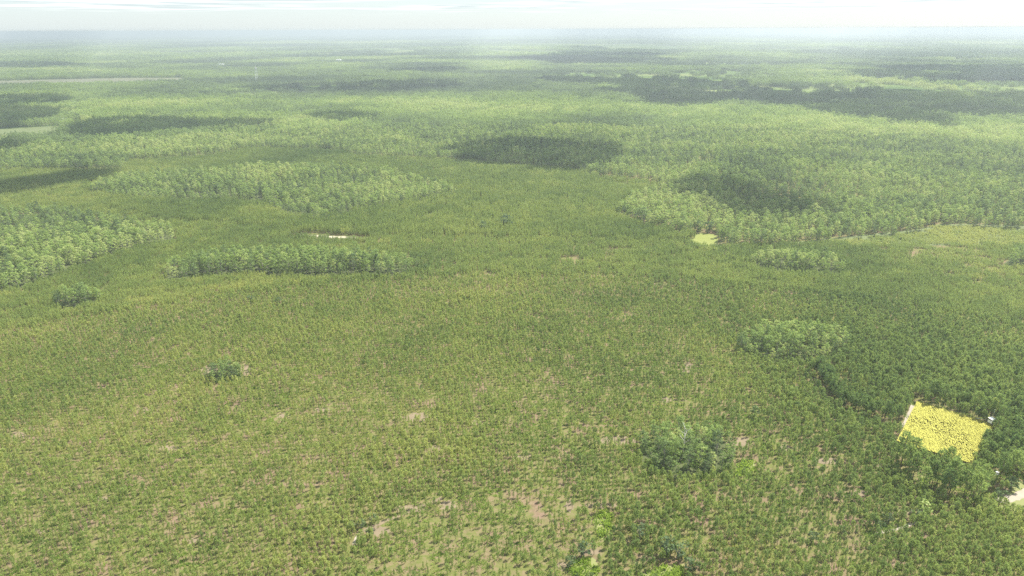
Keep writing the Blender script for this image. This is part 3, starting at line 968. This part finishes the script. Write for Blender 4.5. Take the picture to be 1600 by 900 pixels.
# tall pines round the sunflower field
TP = []
for q, poly in enumerate(TALL):
    lo, hi = poly.min(0), poly.max(0)
    s0 = 3.5 if q < 2 else 3.0
    gx, gy = np.meshgrid(np.arange(lo[0], hi[0] + s0, s0), np.arange(lo[1], hi[1] + s0, s0))
    gx = gx.ravel() + rng.uniform(-1.2, 1.2, gx.size); gy = gy.ravel() + rng.uniform(-1.2, 1.2, gy.size)
    m = inside(poly, gx, gy) & ~inside(FIELD, gx, gy) & ~inside(VERGE, gx, gy)
    for a, b in zip(gx[m], gy[m]):
        TP.append((a, b, q, (9.3 if q < 2 else 7.6) * rng.normal(1, .13), float(np.clip(.47 + rng.normal(0, .12), .08, .85))))
WH3 = ('near side of yellow field', 'by the sandy lane', 'far edge of yellow field')
for q in range(3):
    grp = [t for t in TP if t[2] == q]
    if not grp: continue
    ux, uy, _ = project(np.array([t[0] for t in grp]), np.array([t[1] for t in grp]), np.zeros(len(grp)))
    srt = np.argsort(ux)
    hh = np.argsort([t[3] for t in grp])
    qx = np.quantile(ux, [.2, .4, .6, .8]); qy = np.quantile(uy, [.34, .67])
    for j, t in enumerate(grp):
        a = ('left end', 'left half', 'middle', 'right half', 'right end')[int(np.searchsorted(qx, ux[j]))]
        c = ('back', 'middle', 'front')[int(np.searchsorted(qy, uy[j]))]
        hue = 'dark' if t[4] < .36 else ('deep green' if t[4] < .48 else 'lighter green')
        lb = f'{hue} tall pine at the {a} of {c} row, {WH3[q]}'
        if j == hh[-1]: lb = f'tallest pine {WH3[q]}'
        if j == hh[0]: lb = f'shortest of the tall pines {WH3[q]}'
        if j == srt[0]: lb = f'leftmost tall pine {WH3[q]}'
        if j == srt[-1]: lb = f'rightmost tall pine {WH3[q]}'
        s = t[3] / 11.5
        individual('tall_pine', TALL_M, int(rng.integers(0, 4)), t[0], t[1], s, s * rng.uniform(.88, 1.15), t[4], lb, 'pine tree', 'tall pines around the sunflower field', rng.uniform(0, 6.28))

# broadleaf trees of the near stands
bx = np.array([b[0] for b in BROAD]); by = np.array([b[1] for b in BROAD]); bh_ = np.array([b[2] for b in BROAD]); bt = np.array([b[3] for b in BROAD])
ux, uy, dz = project(bx, by, np.zeros_like(bx))
order_b = np.argsort(-np.where((ux > -5) & (ux < 1605), bh_ / dz, -1))
keep_b = set(order_b[:300].tolist())
STAND = {'round': 'round lower stand', 'oval': 'oval stand', 'small': 'small dark clump', 'edge': 'grey left clump', 'long': 'long tree island', 'pale': 'pale loose stand', 'rim': 'right edge clump'}
for nm in CLUMPS:
    ids = [i for i in range(len(BROAD)) if BROAD[i][4] == nm and i in keep_b]
    if not ids: continue
    hx = ux[ids]; hy = uy[ids]
    nq = 9 if len(ids) > 60 else 5
    names = ('left tip', 'left end', 'left part', 'inner left', 'centre', 'inner right', 'right part', 'right end', 'right tip') if nq == 9 else ('left end', 'left half', 'centre', 'right half', 'right end')
    qx = np.quantile(hx, np.linspace(0, 1, nq + 1)[1:-1]); qy = np.quantile(hy, [.2, .4, .6, .8])
    hh = sorted(ids, key=lambda i: bh_[i]); tt = sorted(ids, key=lambda i: bt[i])
    for i in ids:
        a = names[int(np.searchsorted(qx, ux[i]))]
        c = ('rear', 'second', 'middle', 'fourth', 'front')[int(np.searchsorted(qy, uy[i]))]
        hue = 'dark' if bt[i] < .34 else ('mid green' if bt[i] < .50 else ('light green' if bt[i] < .66 else 'pale'))
        wid = rng.uniform(.85, 1.18)
        lb = f'{"spreading" if wid > 1.0 else "narrow"} {hue} broadleaf tree, {c} row, {a} of the {STAND[nm]}'
        if i == hh[-1]: lb = f'tallest broadleaf tree in the {STAND[nm]}'
        elif i == hh[0]: lb = f'lowest broadleaf tree in the {STAND[nm]}'
        elif i == tt[0]: lb = f'darkest broadleaf tree in the {STAND[nm]}'
        elif i == tt[-1]: lb = f'palest broadleaf tree in the {STAND[nm]}'
        s = bh_[i] / 11
        individual('broadleaf_tree', HARD_M, int(rng.integers(0, 6)), bx[i], by[i], s, s ** .8 * wid * .86, bt[i], lb, 'tree', 'broadleaf trees in the ' + STAND[nm], rng.uniform(0, 6.28))
rest = [i for i in range(len(BROAD)) if i not in keep_b]
if rest:
    s = bh_[rest] / 11
    scatter('broadleaf_stand', 'remaining broadleaf trees of the farther stands', np.stack([bx[rest], by[rest], 0 * bx[rest]], 1), rng.uniform(0, 6.28, len(rest)), np.stack([s, s, s], 1), rng.integers(0, 6, len(rest)), bt[rest], HARD_SRC)

# lone bushes and small trees standing out of the plantation
BUSH = [broadleaf(430 + i, 3.2, 3.4, 6, 10, 3, .45, .2) for i in range(3)]
BUSH_M = [(t.mesh('stem', [M_GREY]), c.mesh('foliage', [M_HARD])) for t, c in BUSH]
for px, py, sz, tn, lb in [
        (1440, 806, 1.35, .85, 'pale rounded bush in the pinkish clearing'), (1432, 815, 1.0, .12, 'dark bush at the foot of the pale rounded bush'),
        (565, 824, .8, .15, 'dark bush at the left above the sandy bend'), (586, 817, .8, .18, 'dark bush at the right above the sandy bend'),
        (577, 839, .75, .15, 'dark flat bush beside the sandy bend'), (551, 830, .7, .2, 'dark bush on the left edge of the sandy bend'),
        (1000, 842, 1.3, .10, 'dark bushy tree between the lime green hollows, left one'), (1040, 866, 1.5, .12, 'dark bushy tree above the right lime green hollow'),
        (1058, 872, 1.4, .16, 'second dark bushy tree above the right lime green hollow'), (912, 868, 1.2, .10, 'dark bush at the top of the lower lime green hollow'),
        (1078, 892, 1.2, .15, 'dark bush at the right end of the lime green hollows'), (890, 885, .9, .15, 'dark bush at the left end of the lower lime green hollow'),
        (1268, 846, .9, .10, 'dark low bush in the shadowed gap at lower right'), (1316, 833, .7, .12, 'small dark bush left of the short sandy track'),
        (1371, 827, .9, .15, 'dark green bush at the start of the short sandy track'), (1388, 818, .9, .10, 'dark bush above the short sandy track'),
        (1562, 782, 1.1, .12, 'dark bush left of the sandy lane'), (1577, 766, 1.3, .20, 'rounded bush above the sandy lane'),
        (790, 356, 2.8, .08, 'dark lone tree crown far out at the middle of the plantation'), (755, 362, 2.2, .18, 'dark low tree left of the lone dark crown'), (484, 328, 1.6, .3, 'grey bush among the far pines'),
        (1090, 362, 2.2, .12, 'dark tree left above the yellow green glade'), (1107, 363, 2.2, .10, 'dark tree right above the yellow green glade'),
        (1178, 650, 1.1, .2, 'dark bush right of the round stand'), (392, 474, 1.2, .18, 'dark bush below the long island of trees'), (435, 476, 1.2, .2, 'dark bush below the middle of the long island')]:
    X_, Y_ = G(px, py)
    r = empty('bush', (X_, Y_, 0), lb, 'bush', 'bushes scattered in the plantation', rng.uniform(0, 6.28))
    r.scale = (sz, sz, sz * .95)
    tm, cm = BUSH_M[int(rng.integers(0, 3))]
    a = bpy.data.objects.new('stem', tm); COL.objects.link(a); a.parent = r
    b = bpy.data.objects.new('foliage', cm); COL.objects.link(b); b.parent = r
    b['tint'] = tn

# bleached dead tree in the round stand
X_, Y_ = G(1066, 716)
dead = empty('dead_tree', (X_, Y_, 0), 'bleached bare dead tree inside the round stand', 'tree')
b = MB(); b.tube((0, 0, -.1), (.2, .1, 6), .2, .14, 7); b.tube((.2, .1, 6), (.1, .3, 10.5), .14, .04, 6)
b.obj('trunk', [M_DEAD], dead)
for k in range(7):
    z = 5 + k * .8; t = k * 2.4
    b = MB()
    m0 = np.array([.2, .1, z]); m1 = m0 + np.array([math.cos(t) * 1.1, math.sin(t) * 1.1, .9]); m2 = m1 + np.array([math.cos(t + .4) * .7, math.sin(t + .4) * .7, .9])
    b.tube(m0, m1, .09, .06, 5); b.tube(m1, m2, .06, .02, 5); b.tube(m1, m1 + np.array([math.cos(t - .7) * .6, math.sin(t - .7) * .6, .5]), .04, .015, 4)
    b.obj('branch', [M_DEAD], dead)

# ---------------------------------------------------------------- sunflower crop
b = MB()
A, B_, C_, D_ = FIELD      # far left, far right, near right, near left
r = np.random.default_rng(5)
n_rows = 50
for i in range(n_rows):
    f = (i + .5) / n_rows
    p0 = A + (B_ - A) * f; p1 = D_ + (C_ - D_) * f
    L_ = np.linalg.norm(p1 - p0)
    n = int(L_ / .24)
    for k in range(n):
        q = p0 + (p1 - p0) * ((k + .5) / n) + r.normal(0, .07, 2)
        g = fbm(np.array([q[0]]), np.array([q[1]]), 9, 8)[0]
        h = r.uniform(1.12, 1.24)
        b.face([(q[0] - .02, q[1], 0), (q[0] + .02, q[1], 0), (q[0], q[1], h)], 0)
        for s_ in range(3):
            t = r.uniform(0, 6.28)
            v = np.array([math.cos(t), math.sin(t)])
            z = h * r.uniform(.4, .85)
            w_ = np.array([-v[1], v[0]]) * .13
            b.face([(q[0], q[1], z), (*(q + v * .2 + w_), z + .05), (*(q + v * .42), z - .04), (*(q + v * .2 - w_), z + .05)], 0)
        if r.uniform() < np.clip(1.3 - max(0, g - .50) * 6.0 - (f < .3) * .2, .55, 1):
            R_ = r.uniform(.19, .28)
            nrm = np.array([.40 + r.normal() * .12, -.25 + r.normal() * .12, .85]); nrm /= np.linalg.norm(nrm)
            a1 = np.cross(nrm, [0, 1, 0]); a1 /= np.linalg.norm(a1); a2 = np.cross(nrm, a1)
            c = np.array([q[0], q[1], h + .02])
            b.face([c + R_ * (a1 * math.cos(t) + a2 * math.sin(t)) for t in np.linspace(0, 2 * math.pi, 8)[:-1]], 1)
crop = b.obj('sunflower_crop', [M_SFG, M_YEL])
tag(crop, 'yellow flowering sunflower crop in straight rows', None, None, 'stuff')

# ---------------------------------------------------------------- hunting stand at the field corner
X_, Y_ = G(1547, 667)
rz = math.radians(18)
st_ = empty('hunting_stand', (X_, Y_, 0), 'small white box stand on legs at the far right field corner', 'hunting stand', None, rz)
for sx in (-.6, .6):
    for sy in (-.6, .6):
        b = MB(); b.tube((sx * 1.15, sy * 1.15, 0), (sx, sy, 1.55), .05, .05, 6); b.obj('leg', [M_PALEWOOD], st_)
b = MB(); b.box((0, 0, 1.6), (1.5, 1.5, .1)); b.obj('platform', [M_PALEWOOD], st_)
for k, (cx_, cy_, dx, dy) in enumerate([(0, -.66, 1.36, .05), (0, .66, 1.36, .05), (-.66, 0, .05, 1.26), (.66, 0, .05, 1.26)]):
    b = MB(); b.box((cx_, cy_, 2.05), (dx, dy, .8)); b.obj('wall_panel', [M_WHITE], st_)
for sx in (-.64, .64):
    for sy in (-.64, .64):
        b = MB(); b.box((sx, sy, 2.7), (.07, .07, .5)); b.obj('corner_post', [M_WHITE], st_)
b = MB(); b.face([(-.8, -.8, 2.95), (.8, -.8, 2.95), (.8, .8, 3.12), (-.8, .8, 3.12)]); b.face([(-.8, .8, 3.18), (.8, .8, 3.18), (.8, -.8, 3.01), (-.8, -.8, 3.01)])
b.face([(-.8, -.8, 2.95), (-.8, -.8, 3.01), (.8, -.8, 3.01), (.8, -.8, 2.95)]); b.face([(-.8, .8, 3.12), (.8, .8, 3.12), (.8, .8, 3.18), (-.8, .8, 3.18)])
b.face([(-.8, -.8, 2.95), (-.8, .8, 3.12), (-.8, .8, 3.18), (-.8, -.8, 3.01)]); b.face([(.8, -.8, 2.95), (.8, -.8, 3.01), (.8, .8, 3.18), (.8, .8, 3.12)])
b.obj('roof', [M_WHITE], st_)
lad = MB()
for sx in (-.2, .2):
    lad.tube((sx, -1.3, 0), (sx, -.76, 1.65), .03, .03, 5)
lo_ = lad.obj('ladder', [M_PALEWOOD], st_)
for k in range(5):
    b = MB(); f = (k + .6) / 5.4
    b.tube((-.2, -1.3 + .54 * f, 1.65 * f), (.2, -1.3 + .54 * f, 1.65 * f), .022, .022, 5); b.obj('rung', [M_PALEWOOD], lo_)
X2, Y2 = G(1532, 659)
ra = empty('pole_rail', (X2, Y2, 0), 'thin pale rail on two posts beside the hunting stand', 'rail', None, math.radians(-14))
b = MB(); b.tube((-1.3, 0, 1.15), (1.3, 0, 1.15), .07, .07, 6); b.obj('rail', [M_WHITE], ra)
for sx in (-1.1, 1.1):
    b = MB(); b.tube((sx, 0, 0), (sx, 0, 1.1), .06, .05, 6); b.obj('post', [M_PALEWOOD], ra)
X2, Y2 = G(1549.5, 660)
po = empty('marker_pole', (X2, Y2, 0), 'thin pale pole standing behind the hunting stand', 'pole')
b = MB(); b.tube((0, 0, 0), (0, 0, 4.6), .06, .045, 6); b.obj('shaft', [M_STEEL], po)
b = MB(); b.box((0, 0, 4.65), (.16, .16, .1)); b.obj('cap', [M_WHITE], po)
X2, Y2 = G(1556, 748)
fb = empty('feed_bin', (X2, Y2, 0), 'small white bin on legs among the tall pines by the lane', 'bin', None, .5)
b = MB(); b.tube((0, 0, 1.3), (0, 0, 2.2), .38, .38, 12); b.obj('drum', [M_WHITE], fb)
b = MB(); b.tube((0, 0, 2.2), (0, 0, 2.38), .42, .1, 12); b.obj('lid', [M_WHITE], fb)
for k in range(3):
    t = k * 2.094
    b = MB(); b.tube((.6 * math.cos(t), .6 * math.sin(t), 0), (.32 * math.cos(t), .32 * math.sin(t), 1.4), .035, .03, 5); b.obj('leg', [M_STEEL], fb)

# ---------------------------------------------------------------- far tower and houses
X2, Y2 = G(402, 130)
tw = empty('lattice_tower', (X2, Y2, 0), 'pale lattice tower rising out of the hazy woods at left', 'tower', None, .3)
TH = 34.0
for sx in (-1, 1):
    for sy in (-1, 1):
        b = MB(); b.tube((sx * 3.0, sy * 3.0, 0), (sx * 1.9, sy * 1.9, TH), .42, .34, 6); b.obj('leg', [M_STEEL], tw)
def corner(q, z):
    sx, sy = ((-1, -1), (1, -1), (1, 1), (-1, 1))[q % 4]
    w_ = 3.0 + (1.9 - 3.0) * z / TH
    return (sx * w_, sy * w_, z)
for lev in range(5):
    z0, z1 = lev * TH / 5, (lev + 1) * TH / 5
    for q in range(4):
        b = MB(); b.tube(corner(q, z0), corner(q + 1, z1), .12, .12, 4); b.obj('brace', [M_STEEL], tw)
        b = MB(); b.tube(corner(q, z1), corner(q + 1, z1), .12, .12, 4); b.obj('girder', [M_STEEL], tw)
b = MB(); b.box((0, 0, TH + .2), (5.2, 5.2, .3)); b.obj('platform', [M_STEEL], tw)
b = MB(); b.box((0, 0, TH + 1.6), (3.4, 3.4, 2.4)); cab = b.obj('cabin', [M_WHITE], tw)
for q in range(4):
    b = MB(); a = q * math.pi / 2
    b.box((1.72 * math.cos(a), 1.72 * math.sin(a), TH + 1.9), (.06 if q % 2 == 0 else 2.6, 2.6 if q % 2 == 0 else .06, 1.0)); b.obj('window', [M_DARK], cab)
b = MB()
zr = TH + 2.82
for q in range(4):
    a0, a1 = [((-1, -1), (1, -1), (1, 1), (-1, 1))[(q + k) % 4] for k in (0, 1)]
    b.face([(a0[0] * 2.2, a0[1] * 2.2, zr), (a1[0] * 2.2, a1[1] * 2.2, zr), (0, 0, zr + 1.4)])
b.obj('roof', [M_ROOF], tw)

def house(px, py, Lx, Ly, hz, rz_, label, group='small white buildings in the far haze'):
    X_, Y_ = G(px, py)
    h = empty('house', (X_, Y_, 0), label, 'house', group, rz_)
    b = MB()
    b.box((0, 0, hz / 2), (Lx, Ly, hz))
    for sx in (-1, 1):
        b.face([(sx * Lx / 2, -Ly / 2, hz), (sx * Lx / 2, Ly / 2, hz), (sx * Lx / 2, 0, hz + Ly * .28)])
    wl = b.obj('wall', [M_WHITE], h)
    b = MB()
    e, o_ = .5, Ly / 2 + .5
    zr = hz + Ly * .28 + .08; ze = hz - .25
    for sy in (-1, 1):
        b.face([(-Lx / 2 - e, sy * o_, ze), (Lx / 2 + e, sy * o_, ze), (Lx / 2 + e, 0, zr), (-Lx / 2 - e, 0, zr)])
        b.face([(-Lx / 2 - e, sy * o_, ze + .14), (Lx / 2 + e, sy * o_, ze + .14), (Lx / 2 + e, 0, zr + .14), (-Lx / 2 - e, 0, zr + .14)])
    b.obj('roof', [M_STEEL], h)
    for k in range(3):
        b = MB(); b.box((-Lx * .3 + k * Lx * .3, -Ly / 2 - .02, hz * .55), (1.2, .1, 1.4)); b.obj('window', [M_DARK], h)
    b = MB(); b.box((Lx * .42, -Ly / 2 - .02, 1.1), (1.1, .1, 2.2)); b.obj('door', [M_DARK], h)
for a in [(346, 104.3, 22, 14, 6, .1, 'white house, left one of the pair left of the lattice tower'), (354, 104.8, 20, 12, 5, -.1, 'white house, right one of the pair left of the lattice tower'),
          (530, 97, 20, 14, 7, .2, 'white house alone right of the lattice tower'), (79, 77, 26, 14, 6, 0, 'long white shed near the left edge, far out'),
          (90, 79, 22, 12, 6, .1, 'long white shed just right of the farther shed'), (1446, 67, 34, 16, 7, 0, 'white building at right just under the horizon'),
          (1536, 85, 20, 12, 6, .1, 'small pale building near the right edge far out'), (100, 190.5, 8, 6, 3.5, .2, 'pale barn beside the small yellow field at left')]:
    house(*a)

# ---------------------------------------------------------------- clouds: they throw the dark patches on the woods
def cloud_material():
    m, t, N, L = nodes_of('cloud')
    out = N.new('ShaderNodeOutputMaterial')
    d = N.new('ShaderNodeBsdfDiffuse'); d.inputs[0].default_value = (.8, .8, .95, 1)
    tr = N.new('ShaderNodeBsdfTranslucent'); tr.inputs[0].default_value = (.9, .9, .9, 1)
    mx = N.new('ShaderNodeMixShader'); mx.inputs[0].default_value = .22
    L.new(d.outputs[0], mx.inputs[1]); L.new(tr.outputs[0], mx.inputs[2])
    L.new(mx.outputs[0], out.inputs[0])
    return m
M_CLOUD = cloud_material()
def ico(sub=2):
    import bmesh
    bm = bmesh.new()
    bmesh.ops.create_icosphere(bm, subdivisions=sub, radius=1)
    v = np.array([q.co[:] for q in bm.verts]); f = [tuple(q.index for q in p.verts) for p in bm.faces]
    bm.free()
    return v, f
IV, IF = ico(2)
def cloud(puffs, seed, base):
    """puffs: (x, y, radius); flat bottomed heap of billows"""
    r = np.random.default_rng(seed)
    b = MB()
    for x_, y_, R_ in puffs:
        v = IV * (1 + .22 * (r.uniform(-1, 1, len(IV)))[:, None])
        v = v * R_ * np.array([1, 1, .55]) * r.uniform(.85, 1.15)
        v[:, 2] = np.where(v[:, 2] < 0, v[:, 2] * .3, v[:, 2])
        k = len(b.v)
        b.v.extend(map(tuple, v + np.array([x_, y_, base + r.uniform(0, R_ * .2)])))
        b.f.extend(tuple(k + i for i in q) for q in IF); b.m.extend([0] * len(IF)); b.a.extend([.5] * len(IF))
    o = b.obj('cloud', [M_CLOUD])
    for p in o.data.polygons: p.use_smooth = True
    o['kind'] = 'structure'
    return o
CB = 1300.0
def shade_cloud(px_poly, seed, fill=1.0):
    Pg = GP(px_poly, 9.0)
    r = np.random.default_rng(seed)
    lo, hi = Pg.min(0), Pg.max(0)
    area = abs(sum(Pg[i][0] * Pg[i - 1][1] - Pg[i - 1][0] * Pg[i][1] for i in range(len(Pg)))) / 2
    R0 = math.sqrt(area) * .085
    n = int(area / (R0 * R0) * 1.15 * fill)
    pts = []
    tries = 0
    while len(pts) < n and tries < 200000:
        q = r.uniform(lo, hi); tries += 1
        if inside(Pg, np.array([q[0]]), np.array([q[1]]))[0]:
            pts.append((q[0] + SUN[0] / SUN[2] * (CB - 9), q[1] + SUN[1] / SUN[2] * (CB - 9), R0 * r.uniform(.6, 1.25)))
    core = list(pts)
    for q in range(int(n * .9)):          # ragged wisps round the rim
        a = core[int(r.integers(0, len(core)))]
        pts.append((a[0] + r.normal(0, R0 * 1.3), a[1] + r.normal(0, R0 * 1.3), R0 * r.uniform(.15, .42)))
    cloud(pts, seed, CB)
for i, (pl, fl) in enumerate([
        ([(700, 226), (725, 216), (800, 210), (900, 213), (970, 222), (975, 232), (940, 245), (890, 253), (830, 248), (740, 238)], 1),
        ([(1045, 283), (1080, 268), (1140, 270), (1200, 282), (1260, 297), (1300, 312), (1270, 325), (1200, 322), (1140, 322), (1110, 300)], .75),
        ([(860, 120), (960, 117), (1080, 118), (1180, 126), (1225, 138), (1240, 146), (1150, 154), (1060, 158), (990, 147), (940, 133)], 1),
        ([(1170, 158), (1230, 150), (1330, 136), (1420, 133), (1500, 140), (1620, 138), (1620, 172), (1500, 178), (1400, 184), (1320, 176), (1250, 163)], .8),
        ([(-30, 274), (60, 262), (130, 252), (185, 252), (180, 262), (110, 272), (40, 284), (-30, 293)], 1),
        ([(100, 200), (140, 187), (200, 179), (300, 182), (420, 185), (425, 193), (330, 196), (250, 203), (160, 208)], 1),
        ([(-40, 148), (40, 146), (100, 147), (95, 162), (90, 180), (30, 186), (-40, 190)], 1),
        ([(375, 134), (450, 130), (560, 127), (700, 124), (715, 133), (640, 140), (500, 139)], .8),
        ([(1310, 108), (1420, 102), (1620, 100), (1620, 124), (1480, 124), (1380, 116)], .8),
        ([(800, 90), (900, 82), (1020, 84), (1040, 92), (930, 100)], .9),
        ([(470, 178), (530, 171), (600, 175), (590, 182), (520, 186)], .8),
        ([(600, 108), (700, 103), (735, 106), (690, 112)], .8),
        ([(-40, 98), (100, 95), (140, 99), (60, 105), (-40, 105)], .8),
        ([(-40, 222), (0, 217), (50, 216), (30, 226), (-40, 233)], .9)]):
    shade_cloud(pl, 900 + i, fl)

# ---------------------------------------------------------------- haze
hb = MB()
hb.box((0, 0, (CAM_H + 3 - 1.0) / 2), (124000, 124000, CAM_H + 3 + 1.0))
m, t, N, L = nodes_of('haze')
out = N.new('ShaderNodeOutputMaterial')
pv = N.new('ShaderNodeVolumePrincipled')
pv.inputs['Color'].default_value = (.61, .685, .70, 1)
pv.inputs['Density'].default_value = HAZE
pv.inputs['Anisotropy'].default_value = .35
L.new(pv.outputs[0], out.inputs['Volume'])
hz = hb.obj('haze', [m])
hz['kind'] = 'stuff'
